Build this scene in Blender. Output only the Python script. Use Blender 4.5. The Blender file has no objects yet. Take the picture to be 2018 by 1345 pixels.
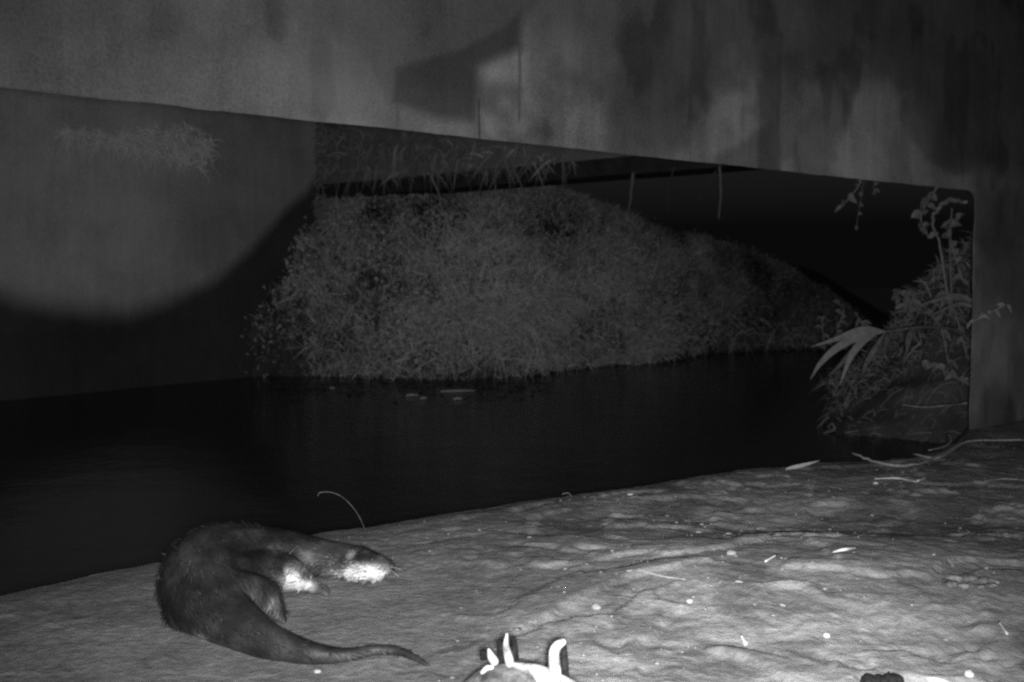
import bpy, bmesh, math, random
import numpy as np
from mathutils import Vector, Matrix

# ------------------------------------------------------------------ camera, sky, lamp, exposure
SC = bpy.context.scene
COL = SC.collection
CAM_H = 0.59
F = 2100.0                      # focal length in photograph pixels (photo 2018 x 1345)
PITCH = math.atan((672.5 - 560.0) / F)
cam_d = bpy.data.cameras.new("camera")
cam_d.sensor_width = 36.0
cam_d.lens = F / 2018.0 * 36.0
cam_d.clip_start = 0.05
cam_d.clip_end = 400.0
cam = bpy.data.objects.new("camera", cam_d)
cam.location = (0, 0, CAM_H)
cam.rotation_euler = (math.pi / 2 - PITCH, 0, 0)
COL.objects.link(cam)
SC.camera = cam
cam_d.dof.use_dof = True          # the little trap lens focuses on the near bank
cam_d.dof.focus_distance = 2.1
cam_d.dof.aperture_fstop = 6.3

w = bpy.data.worlds.new("World")
SC.world = w
w.use_nodes = True
nt = w.node_tree
nt.nodes.clear()
sky = nt.nodes.new("ShaderNodeTexSky")
sky.sky_type = 'NISHITA'
sky.sun_disc = False
sky.sun_elevation = math.radians(-1.0)
sky.sun_rotation = math.radians(200)
bw = nt.nodes.new("ShaderNodeRGBToBW")           # an infrared night camera sees no colour
bg = nt.nodes.new("ShaderNodeBackground")
bg.inputs[1].default_value = 0.03
wo = nt.nodes.new("ShaderNodeOutputWorld")
nt.links.new(sky.outputs[0], bw.inputs[0])
mxn = nt.nodes.new("ShaderNodeMath"); mxn.operation = 'MAXIMUM'; mxn.inputs[1].default_value = 0.09
nt.links.new(bw.outputs[0], mxn.inputs[0]); nt.links.new(mxn.outputs[0], bg.inputs[0])
nt.links.new(bg.outputs[0], wo.inputs[0])

def fwd_pixel(px, py, d):
    """world point seen at photo pixel (px, py) at depth d in front of the camera"""
    a = (px - 1009.0) / F * d
    b = (672.5 - py) / F * d
    c, s = math.cos(PITCH), math.sin(PITCH)
    return Vector((a, d * c + b * s, CAM_H - d * s + b * c))

# the infrared flash of the night camera, right above its lens
fl = bpy.data.lights.new("infrared_flash", 'SPOT')
fl.energy = 390.0
fl.spot_size = math.radians(92)
fl.spot_blend = 1.0
fl.shadow_soft_size = 0.03
flo = bpy.data.objects.new("infrared_flash", fl)
flo.location = (0.012, -0.02, CAM_H - 0.012)
tgt = fwd_pixel(1150, 600, 4.0)
flo.rotation_euler = (tgt - flo.location).to_track_quat('-Z', 'Y').to_euler()
COL.objects.link(flo)
# added narrow second spot of the flash, for the bright pool on the mud
fl2 = bpy.data.lights.new("added_flash_pool_spot", 'SPOT')
fl2.energy = 400.0; fl2.spot_size = math.radians(30); fl2.spot_blend = 1.0; fl2.shadow_soft_size = 0.03
flo2 = bpy.data.objects.new("added_flash_pool_spot", fl2)
flo2.location = (0.012, -0.02, CAM_H - 0.03)
flo2.rotation_euler = (fwd_pixel(1460, 1500, 1.5) - flo2.location).to_track_quat('-Z', 'Y').to_euler()
COL.objects.link(flo2)

SC.view_settings.view_transform = 'Standard'
SC.view_settings.look = 'None'
SC.view_settings.exposure = 0.0
SC.view_settings.gamma = 1.0
SC.cycles.filter_width = 2.3
SC.cycles.max_bounces = 4
SC.cycles.diffuse_bounces = 2
SC.cycles.use_denoising = False

# ------------------------------------------------------------------ helpers
RS = np.random.RandomState(7)
random.seed(11)
_lat = RS.rand(256, 256)
def vnoise(x, y):
    xi = np.floor(x).astype(int); yi = np.floor(y).astype(int)
    fx = x - xi; fy = y - yi
    fx = fx * fx * (3 - 2 * fx); fy = fy * fy * (3 - 2 * fy)
    g = lambda i, j: _lat[(xi + i) % 256, (yi + j) % 256]
    return (g(0, 0) * (1 - fx) + g(1, 0) * fx) * (1 - fy) + (g(0, 1) * (1 - fx) + g(1, 1) * fx) * fy
def fbm(x, y, o=4, gain=0.5):
    x = np.asarray(x, float); y = np.asarray(y, float)
    r = 0; a = 1; t = 0
    for k in range(o):
        r = r + a * vnoise(x * 2 ** k + 17.3 * k, y * 2 ** k + 5.7 * k); t += a; a *= gain
    return r / t - 0.5
def sstep(a, b, x):
    t = np.clip((x - a) / (b - a), 0, 1)
    return t * t * (3 - 2 * t)
def ground_at(px, py, z=0.0):
    c, s = math.cos(PITCH), math.sin(PITCH)
    a = (px - 1009.0) / F; b = (672.5 - py) / F
    dz = -s + b * c
    k = (z - CAM_H) / dz
    return Vector((a * k, (c + b * s) * k, z))

def tag(o, label=None, cat=None, group=None, kind=None):
    if label: o["label"] = label
    if cat: o["category"] = cat
    if group: o["group"] = group
    if kind: o["kind"] = kind
    return o
def link(name, me, mat=None, parent=None, smooth=True):
    o = bpy.data.objects.new(name, me)
    COL.objects.link(o)
    if mat: me.materials.append(mat)
    if parent: o.parent = parent
    if smooth:
        me.polygons.foreach_set("use_smooth", [True] * len(me.polygons))
    return o
def empty(name, loc=(0, 0, 0)):
    o = bpy.data.objects.new(name, None)
    o.empty_display_size = 0.05
    COL.objects.link(o)
    o.location = loc
    return o
def mesh_np(name, V, Fc, attrs=None):
    """V (n,3), Fc list of (m,k) index arrays"""
    me = bpy.data.meshes.new(name)
    V = np.asarray(V, np.float32)
    me.vertices.add(len(V)); me.vertices.foreach_set("co", V.ravel())
    tot = sum(f.size for f in Fc); npol = sum(len(f) for f in Fc)
    me.loops.add(tot)
    me.loops.foreach_set("vertex_index", np.concatenate([f.ravel() for f in Fc]).astype(np.int32))
    ls = []; s = 0
    for f in Fc:
        ls.append(s + np.arange(len(f)) * f.shape[1]); s += f.size
    me.polygons.add(npol)
    me.polygons.foreach_set("loop_start", np.concatenate(ls).astype(np.int32))
    me.update(calc_edges=True)
    for k, v in (attrs or {}).items():
        at = me.attributes.new(k, 'FLOAT', 'POINT')
        at.data.foreach_set("value", np.asarray(v, np.float32).ravel())
    me.validate()
    return me
def grid_faces(nu, nv, mask=None):
    i = np.arange((nu - 1) * (nv - 1)); a = i // (nv - 1); b = i % (nv - 1)
    q = np.stack([a * nv + b, (a + 1) * nv + b, (a + 1) * nv + b + 1, a * nv + b + 1], 1)
    return q if mask is None else q[mask[:-1, :-1].ravel()[i]]

def tube_data(pts, rad, n=7, base=0):
    pts = [Vector(p) for p in pts]
    V = []; Q = []
    up = Vector((0.13, 0.21, 0.97))
    for i, p in enumerate(pts):
        t = (pts[min(i + 1, len(pts) - 1)] - pts[max(i - 1, 0)]).normalized()
        x = t.cross(up)
        if x.length < 1e-3: x = t.cross(Vector((1, 0, 0)))
        x.normalize(); y = t.cross(x)
        r = float(rad[i]) if hasattr(rad, "__len__") else float(rad)
        for k in range(n):
            a = 2 * math.pi * k / n
            V.append(p + r * (math.cos(a) * x + math.sin(a) * y))
    for i in range(len(pts) - 1):
        for k in range(n):
            Q.append((base + i * n + k, base + i * n + (k + 1) % n, base + (i + 1) * n + (k + 1) % n, base + (i + 1) * n + k))
    c0 = tuple(base + k for k in range(n)); c1 = tuple(base + (len(pts) - 1) * n + k for k in range(n))
    return V, Q + [c0[::-1], c1]
def smooth_path(pts, m=6):
    """Catmull-Rom through pts (tuples of any length)"""
    P = [np.array(p, float) for p in pts]
    P = [2 * P[0] - P[1]] + P + [2 * P[-1] - P[-2]]
    out = []
    for i in range(1, len(P) - 2):
        for k in range(m):
            t = k / m
            out.append(0.5 * ((2 * P[i]) + (-P[i-1] + P[i+1]) * t + (2*P[i-1] - 5*P[i] + 4*P[i+1] - P[i+2]) * t*t + (-P[i-1] + 3*P[i] - 3*P[i+1] + P[i+2]) * t**3))
    out.append(P[-2])
    return out
def tube(name, pts, rad, mat, parent=None, n=7, m=5, origin=None, rough=0.0):
    """pts control points, rad same length list or float"""
    if not hasattr(rad, '__len__'): rad = [rad] * len(pts)
    S = smooth_path([tuple(p) + (r,) for p, r in zip(pts, rad)], m)
    o0 = Vector(origin) if origin is not None else (Vector((0, 0, 0)) if parent else Vector(pts[0]))
    P = [Vector(s[:3]) - o0 for s in S]
    if rough:
        P = [p + Vector((random.gauss(0, rough), random.gauss(0, rough), random.gauss(0, rough))) for p in P]
    V, Q = tube_data(P, [max(s[3], 3e-4) * (1 + (random.uniform(-.15, .15) if rough else 0)) for s in S], n)
    me = bpy.data.meshes.new(name); me.from_pydata(V, [], Q); me.update()
    ob = link(name, me, mat, parent)
    if not parent: ob.location = o0
    return ob
def leaf_mesh(name, pts, width, fold=0.25, face=Vector((0, -1, 0.25)), o0=Vector((0, 0, 0)), m=4, sharp=1.0):
    """a thin lance-shaped leaf along pts, folded on its midrib"""
    S = [Vector(s) for s in smooth_path([tuple(p) for p in pts], m)]
    n = len(S); V = []; Q = []
    for i, p in enumerate(S):
        t = (S[min(i + 1, n - 1)] - S[max(i - 1, 0)]).normalized()
        side = t.cross(face).normalized(); nr = side.cross(t).normalized()
        u = i / (n - 1)
        wd = width * (math.sin(math.pi * min(1, u ** 0.75 * 0.97 + 0.03)) ** sharp) * 0.5 + width * 0.03
        V += [p - side * wd + nr * wd * fold - o0, p - o0, p + side * wd + nr * wd * fold - o0]
    for i in range(n - 1):
        for k in (0, 1):
            Q.append((i * 3 + k, i * 3 + k + 1, (i + 1) * 3 + k + 1, (i + 1) * 3 + k))
    return V, Q
def add_leaf(name, pts, width, mat, parent, **kw):
    V, Q = leaf_mesh(name, pts, width, **kw)
    me = bpy.data.meshes.new(name); me.from_pydata(V, [], Q); me.update()
    return link(name, me, mat, parent)

# ------------------------------------------------------------------ materials
def new_mat(name, rough=0.85, spec=0.3):
    m = bpy.data.materials.new(name); m.use_nodes = True
    n = m.node_tree.nodes; b = n["Principled BSDF"]
    b.inputs["Roughness"].default_value = rough
    b.inputs["Specular IOR Level"].default_value = spec
    return m, m.node_tree, b
def N(t, kind, **kw):
    n = t.nodes.new(kind)
    for k, v in kw.items():
        if k in n.bl_rna.properties.keys(): setattr(n, k, v)
        else: n.inputs[k].default_value = v
    return n
def grey(v): return (v, v, v, 1)
def ramp(t, src, stops):
    r = t.nodes.new("ShaderNodeValToRGB")
    r.color_ramp.elements[0].position = stops[0][0]; r.color_ramp.elements[0].color = grey(stops[0][1])
    r.color_ramp.elements[1].position = stops[-1][0]; r.color_ramp.elements[1].color = grey(stops[-1][1])
    for p, v in stops[1:-1]:
        e = r.color_ramp.elements.new(p); e.color = grey(v)
    t.links.new(src, r.inputs[0])
    return r
def mathn(t, op, a, b=None):
    n = t.nodes.new("ShaderNodeMath"); n.operation = op
    for i, v in enumerate((a, b)):
        if v is None: continue
        if isinstance(v, (int, float)): n.inputs[i].default_value = v
        else: t.links.new(v, n.inputs[i])
    return n.outputs[0]
def plain_mat(name, lo, hi, scale=40, rough=0.8, bump=0.2, dist=0.003, spec=0.3):
    m, t, b = new_mat(name, rough, spec)
    tc = N(t, "ShaderNodeTexCoord")
    no = N(t, "ShaderNodeTexNoise", Scale=scale, Detail=5.0, Roughness=0.65)
    t.links.new(tc.outputs["Object"], no.inputs["Vector"])
    r = ramp(t, no.outputs["Fac"], [(0.3, lo), (0.7, hi)])
    t.links.new(r.outputs[0], b.inputs["Base Color"])
    bp = N(t, "ShaderNodeBump", Strength=bump, Distance=dist)
    t.links.new(no.outputs["Fac"], bp.inputs["Height"]); t.links.new(bp.outputs[0], b.inputs["Normal"])
    return m
def tone_mat(name, lo, hi, rough=0.7, spec=0.3, attr="tone", trans=0.0):
    """grey set by a per-blade tone attribute"""
    m, t, b = new_mat(name, rough, spec)
    a = N(t, "ShaderNodeAttribute", attribute_name=attr)
    r = ramp(t, a.outputs["Fac"], [(0, lo), (1, hi)])
    t.links.new(r.outputs[0], b.inputs["Base Color"])
    return m

# mud: dark damp patches, a painted flash falloff at left, pale dry crust, grit
m_mud, t, b = new_mat("mud", 0.8, 0.35)
tc = N(t, "ShaderNodeTexCoord")
at = N(t, "ShaderNodeAttribute", attribute_name="damp_and_falloff")
n1 = N(t, "ShaderNodeTexNoise", Scale=5.5, Detail=6.0, Roughness=0.62, Distortion=0.6)
mp = N(t, "ShaderNodeMapping"); mp.inputs["Scale"].default_value = (0.8, 1.15, 1.0)
mp.inputs["Rotation"].default_value = (0, 0, math.radians(-20))
t.links.new(tc.outputs["Object"], mp.inputs[0]); t.links.new(mp.outputs[0], n1.inputs["Vector"])
n2 = N(t, "ShaderNodeTexNoise", Scale=60.0, Detail=4.0, Roughness=0.7)
t.links.new(tc.outputs["Object"], n2.inputs["Vector"])
n3 = N(t, "ShaderNodeTexNoise", Scale=330.0, Detail=3.0, Roughness=0.8)
t.links.new(tc.outputs["Object"], n3.inputs["Vector"])
s = mathn(t, 'ADD', mathn(t, 'MULTIPLY', n1.outputs["Fac"], 0.44), mathn(t, 'MULTIPLY', n2.outputs["Fac"], 0.34))
s = mathn(t, 'ADD', s, mathn(t, 'MULTIPLY', n3.outputs["Fac"], 0.30))
n4 = N(t, "ShaderNodeTexNoise", Scale=16.0, Detail=5.0, Roughness=0.6, Distortion=0.9)
t.links.new(tc.outputs["Object"], n4.inputs["Vector"])
s = mathn(t, 'ADD', s, mathn(t, 'MULTIPLY', mathn(t, 'SUBTRACT', n4.outputs["Fac"], 0.5), 0.26))
s = mathn(t, 'SUBTRACT', s, mathn(t, 'MULTIPLY', at.outputs["Fac"], 0.13))
r = ramp(t, s, [(0.32, 0.085), (0.41, 0.13), (0.48, 0.17), (0.55, 0.22), (0.62, 0.28), (0.72, 0.40)])
t.links.new(r.outputs[0], b.inputs["Base Color"])
bp = N(t, "ShaderNodeBump", Strength=0.55, Distance=0.008)
hh = mathn(t, 'ADD', mathn(t, 'MULTIPLY', n4.outputs["Fac"], 1.6), mathn(t, 'ADD', mathn(t, 'MULTIPLY', n2.outputs["Fac"], 1.0), mathn(t, 'MULTIPLY', n3.outputs["Fac"], 0.35)))
t.links.new(hh, bp.inputs["Height"]); t.links.new(bp.outputs[0], b.inputs["Normal"])

# concrete of the bridge wall, with old stains and drips, and the abutment's painted glow, held in a mesh attribute
def concrete_mat(name, lo, hi, scale=3.0, grit=150.0):
    m, t, b = new_mat(name, 0.88, 0.25)
    tc = N(t, "ShaderNodeTexCoord")
    at = N(t, "ShaderNodeAttribute", attribute_name="stain_glow")
    n1 = N(t, "ShaderNodeTexNoise", Scale=scale, Detail=6.0, Roughness=0.6)
    n2 = N(t, "ShaderNodeTexNoise", Scale=grit, Detail=4.0, Roughness=0.85)
    mp = N(t, "ShaderNodeMapping"); mp.inputs["Scale"].default_value = (14, 14, 1.2)
    n3 = N(t, "ShaderNodeTexNoise", Scale=1.0, Detail=4.0, Roughness=0.7)
    t.links.new(tc.outputs["Object"], mp.inputs[0]); t.links.new(mp.outputs[0], n3.inputs["Vector"])
    for n in (n1, n2): t.links.new(tc.outputs["Object"], n.inputs["Vector"])
    s = mathn(t, 'ADD', mathn(t, 'MULTIPLY', n1.outputs["Fac"], 0.50), mathn(t, 'MULTIPLY', n2.outputs["Fac"], 0.36))
    s = mathn(t, 'ADD', s, mathn(t, 'MULTIPLY', n3.outputs["Fac"], 0.14))
    r = ramp(t, s, [(0.38, lo), (0.62, hi)])
    k = mathn(t, 'SUBTRACT', 1.0, at.outputs["Fac"])
    mx = t.nodes.new("ShaderNodeVectorMath"); mx.operation = 'SCALE'
    t.links.new(r.outputs[0], mx.inputs[0]); t.links.new(k, mx.inputs["Scale"])
    t.links.new(mx.outputs[0], b.inputs["Base Color"])
    bp = N(t, "ShaderNodeBump", Strength=0.3, Distance=0.003)
    t.links.new(n2.outputs["Fac"], bp.inputs["Height"]); t.links.new(bp.outputs[0], b.inputs["Normal"])
    return m
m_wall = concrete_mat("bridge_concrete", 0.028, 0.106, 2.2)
m_abut = concrete_mat("abutment_concrete", 0.40, 0.85, 1.0, 45.0)  # kept very pale to carry the painted lens glow
m_fascia = concrete_mat("beam_concrete", 0.15, 0.36, 1.5, 40.0)
m_lowbeam = plain_mat("dark_concrete", 0.03, 0.07, 6)  # darker concrete for the lower beam

m_water, t, b = new_mat("water", 0.16, 0.2)
b.inputs["Base Color"].default_value = grey(0.03)
b.inputs["IOR"].default_value = 1.33
tc = N(t, "ShaderNodeTexCoord")
n1 = N(t, "ShaderNodeTexNoise", Scale=2.2, Detail=3.0, Roughness=0.5)
t.links.new(tc.outputs["Object"], n1.inputs["Vector"])
n2 = N(t, "ShaderNodeTexNoise", Scale=14.0, Detail=2.0)
t.links.new(tc.outputs["Object"], n2.inputs["Vector"])
bp = N(t, "ShaderNodeBump", Strength=0.22, Distance=0.03)
t.links.new(mathn(t, 'ADD', n1.outputs["Fac"], mathn(t, 'MULTIPLY', n2.outputs["Fac"], 0.2)), bp.inputs["Height"])
t.links.new(bp.outputs[0], b.inputs["Normal"])

m_soil = plain_mat("bank_soil", 0.04, 0.11, 6, 0.9, 0.4, 0.02)
m_grass = tone_mat("bank_grass", 0.16, 0.85)
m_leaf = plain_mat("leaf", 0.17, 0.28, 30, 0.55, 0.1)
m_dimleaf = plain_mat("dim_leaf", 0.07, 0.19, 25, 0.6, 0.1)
m_dry = plain_mat("dry_stalk", 0.35, 0.6, 60, 0.7, 0.2)
m_tuss = plain_mat("dry_tussock", 0.75, 0.95, 20, 0.7, 0.1)
m_twig = plain_mat("twig_bark", 0.14, 0.30, 90, 0.8, 0.4)
m_straw = plain_mat("pale_straw", 0.42, 0.6, 80, 0.6, 0.2)
m_stone = plain_mat("pale_stone", 0.24, 0.40, 50, 0.75, 0.3)
m_clod = plain_mat("mud_clod", 0.09, 0.24, 70, 0.9, 0.5)
m_clod2 = plain_mat("dusty_pebble", 0.16, 0.28, 60, 0.85, 0.3)
m_dark = plain_mat("dark_stone", 0.004, 0.02, 90, 0.95, 0.8, 0.004, 0.08)
m_bark = plain_mat("wet_bark", 0.012, 0.16, 48, 0.8, 0.7, 0.006)

# ------------------------------------------------------------------ near mud bank
edge_px = [(-500, 1300), (-250, 1235), (0, 1176), (150, 1143), (310, 1116), (470, 1085), (620, 1058), (720, 1045), (860, 1020), (1000, 998), (1120, 980), (1250, 966),
           (1360, 942), (1470, 928), (1600, 916), (1700, 911), (1790, 905), (1850, 890), (1890, 872), (1915, 850)]
E = np.array([[ground_at(a, b_)[0], ground_at(a, b_)[1]] for a, b_ in edge_px])
E = np.vstack([E, [[E[-1][0] + 0.35, E[-1][1] + 0.28], [E[-1][0] + 2.5, E[-1][1] + 2.0]]])
def edge_y(x):
    return np.interp(x, E[:, 0], E[:, 1])
def ground_z(x, y):
    x = np.asarray(x, float); y = np.asarray(y, float)
    ca, sa = math.cos(0.35), math.sin(0.35)
    u = x * ca + y * sa; v = -x * sa + y * ca
    z = 0.026 * fbm(u * 2.0 + 3, v * 2.6 + 9, 3)
    k = sstep(-0.35, 0.15, x)                         # the left part is smoother silt
    z = z + (0.3 + 0.7 * k) * 0.013 * fbm(u * 6 + 31 + 1.5 * fbm(x * 4, y * 4, 2), v * 7 + 2 + 2 * fbm(x * 3 + 9, y * 3, 2), 4, 0.6)
    t_ = fbm(u * 6 + 5, v * 9 + 60 + 3 * fbm(x * 3, y * 3, 2), 4)
    z = z + k * 0.008 * (sstep(0.0, 0.06, t_) - 0.5)  # crusted slabs with small scarps
    z = z + 0.005 * fbm(x * 45, y * 45, 3)
    # rise to the right and a mound in front on the right
    z = z + 0.055 * np.exp(-(((x - 0.62) / 0.55) ** 2 + ((y - 2.1) / 0.36) ** 2))
    z = z - 0.03 * np.exp(-(((x - 0.9) / 0.5) ** 2 + ((y - 2.65) / 0.18) ** 2))
    z = z + 0.03 * sstep(1.2, 2.6, x)
    z = z - 0.012 * np.exp(-(((x + 0.45) / 0.25) ** 2 + ((y - 1.6) / 0.12) ** 2))
    # flat under the otter
    f = np.exp(-(((x + 0.42) / 0.34) ** 4 + ((y - 1.85) / 0.36) ** 4))
    z = z * (1 - 0.8 * f)
    # lip and drop into the water
    ed = edge_y(x) + 0.05 + 0.05 * fbm(x * 9, y * 0 + 3, 5) * 2 - y
    z = z * sstep(-0.02, 0.14, ed) - 0.004 * (1 - sstep(0, 0.12, ed))
    z = np.where(ed < 0, z - 0.9 * (1 - np.exp(ed * 3.2)), z)
    return z
xs = np.concatenate([np.arange(-3.2, -1.1, 0.03), np.arange(-1.1, 1.9, 0.0075), np.arange(1.9, 6.0, 0.02)])
ys = np.concatenate([np.arange(-1.0, 1.2, 0.05), np.arange(1.2, 3.6, 0.0075), np.arange(3.6, 6.4, 0.02)])
X, Y = np.meshgrid(xs, ys, indexing='ij')
Z = ground_z(X, Y)
damp_and_falloff = np.clip(0.75 * sstep(0.05, -0.9, X) * sstep(2.6, 1.2, Y) + 0.9 * sstep(1.0, 2.2, X) * sstep(2.4, 3.4, Y)  # first term paints the flash falling off to the left
               + 1.0 * np.exp(-((X - 0.50) / 0.7) ** 2 - ((Y - 2.62) / 0.20) ** 2) * np.clip(.5 + 3 * fbm(X * 6, Y * 9, 4), 0, 1.3) + 0.9 * sstep(.03, .07, fbm(X * 7 + 70, Y * 8 + 9, 5)) * sstep(-.2, .3, X)
               + 0.8 * sstep(0.22, 0.0, edge_y(X) - Y) * 0.5, 0, 1.4)
me = mesh_np("mud_bank", np.stack([X, Y, Z], -1).reshape(-1, 3), [grid_faces(len(xs), len(ys))[:, ::-1]], {"damp_and_falloff": damp_and_falloff})
me.flip_normals() if me.polygons[0].normal.z < 0 else None
bank = link("ground", me, m_mud); tag(bank, "near mud bank of grey silt with pale crust and small clods", None, None, "structure")
def gz(x, y): return float(ground_z(np.array([x]), np.array([y]))[0])
def on_ground(px, py, lift=0.0):
    z = 0.0
    for _ in range(6):
        p = ground_at(px, py, z); z = gz(p.x, p.y) + lift
    return Vector((p.x, p.y, z))

# river bed and water, both out to the dark distance
WZ = -0.35
me = mesh_np("river_bed", [(-150, -20, -1.3), (150, -20, -1.3), (150, 250, -1.3), (-150, 250, -1.3)], [np.array([[0, 1, 2, 3]])])
tag(link("river_bed", me, m_soil, smooth=False), "dark bed below the river", None, None, "structure")
me = mesh_np("water", [(-150, -20, WZ), (150, -20, WZ), (150, 250, WZ), (-150, 250, WZ)], [np.array([[0, 1, 2, 3]])])
tag(link("water", me, m_water, smooth=False), "still black river water between the two banks", None, None, "structure")

# ------------------------------------------------------------------ near concrete bridge wall (lintel and pier in one plane)
A0 = Vector(((600 - 1009) / F * 2.43, 2.43, 0)); A1 = Vector(((1920 - 1009) / F * 4.3, 4.3, 0))
WD = (A1 - A0).normalized(); WN = Vector((WD.y, -WD.x, 0))     # WN faces the camera
LZ = 0.96
def wall_uv(px, py):
    """photo pixel -> (u along the wall from A0, height)"""
    c, s = math.cos(PITCH), math.sin(PITCH)
    a = (px - 1009.0) / F; b_ = (672.5 - py) / F
    d = Vector((a, c + b_ * s, -s + b_ * c)); o = Vector((0, 0, CAM_H))
    k = (A0 - o).dot(WN) / d.dot(WN)
    p = o + d * k
    return (p - A0).dot(WD), p.z
UJ = wall_uv(1916, 600)[0]
us = np.concatenate([np.linspace(-3.0, -0.94, 52), np.linspace(-0.9, 3.594, 750), np.linspace(3.62, 7.5, 130)])
vs = np.concatenate([np.linspace(-0.9, 0.68, 52), np.linspace(0.69, 1.95, 180), np.linspace(2.0, 3.6, 34)])
iu = int(np.argmin(abs(us - UJ))); us[iu] = UJ
iv = int(np.argmin(abs(vs - LZ))); vs[iv] = LZ
U, Vv = np.meshgrid(us, vs, indexing='ij')
mask = (Vv >= LZ - 1e-6) | (U >= UJ - 1e-6)
# stains, measured in the wall's own plane
def poly_dist_mask(U, Vv, pts, soft):
    P = np.array([wall_uv(*p) for p in pts])
    inside = np.zeros(U.shape, bool); dmin = np.full(U.shape, 9.0)
    for i in range(len(P)):
        a, b_ = P[i], P[(i + 1) % len(P)]
        cond = ((a[1] > Vv) != (b_[1] > Vv))
        with np.errstate(divide='ignore', invalid='ignore'):
            xx = (b_[0] - a[0]) * (Vv - a[1]) / (b_[1] - a[1] + 1e-12) + a[0]
        inside ^= cond & (U < xx)
        ab = b_ - a; tt = np.clip(((U - a[0]) * ab[0] + (Vv - a[1]) * ab[1]) / (ab @ ab), 0, 1)
        dmin = np.minimum(dmin, np.hypot(U - a[0] - tt * ab[0], Vv - a[1] - tt * ab[1]))
    sd = np.where(inside, dmin, -dmin) + 0.012 * fbm(U * 14, Vv * 14, 3) + soft * 0.7 * fbm(U * 5 + 3, Vv * 5, 3)
    return sstep(-soft, soft, sd)
st = np.zeros(U.shape)
def stain_glow(amount, pts, soft):
    global st
    st = np.maximum(st, amount * poly_dist_mask(U, Vv, pts, soft))
stain_glow(0.70, [(775, 128), (900, 95), (985, 48), (1032, 5), (1030, 98), (945, 134), (944, 250), (860, 240), (770, 205)], 0.026)
stain_glow(0.50, [(600, 60), (665, 60), (668, 215), (640, 250), (606, 235)], 0.022)
stain_glow(0.46, [(600, -80), (1100, -80), (1060, 20), (1030, 60), (900, 120), (790, 140), (770, 225), (700, 110), (600, 90)], 0.03)
stain_glow(0.38, [(560, -80), (790, -80), (785, 262), (670, 250), (560, 235)], 0.05)
stain_glow(0.36, [(1185, 140), (1300, 110), (1380, 180), (1400, 290), (1300, 312), (1180, 296), (1200, 200)], 0.05)
stain_glow(0.34, [(1035, 110), (1150, 150), (1150, 205), (1080, 215), (1040, 180)], 0.03)
stain_glow(0.36, [(1500, -100), (2300, -250), (2300, 300), (1960, 330), (1850, 160), (1600, 150)], 0.12)
stain_glow(0.28, [(1040, -100), (1500, -100), (1700, 100), (1500, 150), (1200, 90), (1040, 90)], 0.08)
stain_glow(0.40, [(1925, 350), (2400, 330), (2400, 640), (1935, 620)], 0.10)
for (x0, y0, y1, a_, wd) in ((1025, 98, 245, 0.8, 0.0045), (944, 200, 285, 0.85, 0.006), (1049, 112, 160, 0.5, 0.004), (1100, 200, 250, 0.35, 0.004), (620, 60, 240, 0.3, 0.02), (783, 200, 260, 0.5, 0.008), (937, 230, 284, 0.5, 0.004)):
    u0, v0 = wall_uv(x0, y0); u1, v1 = wall_uv(x0, y1)
    g = np.exp(-((U - u0 - 0.004 * fbm(Vv * 12, Vv * 0 + x0, 2)) / wd) ** 2) * sstep(v1 - 0.01, v1 + 0.02, Vv) * sstep(v0 + 0.02, v0, Vv)
    st = np.maximum(st, a_ * g)
# pale new mortar along the lower edge
rim = sstep(0.12, 0.02, Vv - LZ + 0.10 * fbm(U * 3.2, Vv * 6, 4) - 0.02)
pale = 0.9 * rim * (0.3 + 0.7 * sstep(1.9, 2.3, U)) + 0.8 * poly_dist_mask(U, Vv, [(945, 140), (1020, 100), (1190, 200), (1190, 305), (945, 285)], 0.03)
pale = np.clip(pale * (.95 + 1.3 * fbm(U * 7, Vv * 7, 4)) + 1.0 * poly_dist_mask(U, Vv, [(1420, 180), (1760, 150), (1880, 375), (1340, 325)], 0.09) + 1.0 * poly_dist_mask(U, Vv, [(1900, 640), (2010, 660), (2020, 880), (1900, 880)], 0.06), 0, 1.1)
rust = 0.38 * sstep(.02, .14, fbm(U * 2.6 + 12, Vv * 3.4 + 4, 5)) + 0.22 * sstep(-.05, .1, fbm(U * 9, Vv * 3 + 8, 4))
st = np.maximum(st, rust)
st = np.where(U < 0.1, np.maximum(st, 0.42 * sstep(0.35, -0.5, U)), st)
st = st - 1.0 * pale * (1 - np.clip(st, 0, 1))
# corner of the opening is slightly rounded, edges a little worn
Vj = Vv + np.where((abs(Vv - LZ) < 1e-6) & (U < UJ - .02), 0.006 * fbm(U * 9, U * 0 + 2, 4), 0)
Uj = U + np.where((abs(U - UJ) < 1e-6) & (Vv < LZ - 0.02), 0.012 * fbm(Vv * 8, Vv * 0 + 5, 4), 0)
cr = (abs(Vv - LZ) < 1e-6)
rr = np.clip((U - (UJ - 0.07)) / 0.07, 0, 1)
Vj = Vj - np.where(cr & (U <= UJ + 1e-6), 0.045 * (1 - np.sqrt(np.clip(1 - rr ** 2, 0, 1))), 0)
depth = 0.006 * fbm(U * 2, Vv * 2, 3)
P3 = np.stack([A0.x + WD.x * Uj + WN.x * depth, A0.y + WD.y * Uj + WN.y * depth, Vj], -1).reshape(-1, 3)
Q = grid_faces(len(us), len(vs))
fm = (mask[:-1, :-1] & mask[1:, :-1] & mask[:-1, 1:] & mask[1:, 1:]).ravel()
Q = Q[fm]
used, inv = np.unique(Q, return_inverse=True)
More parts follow.
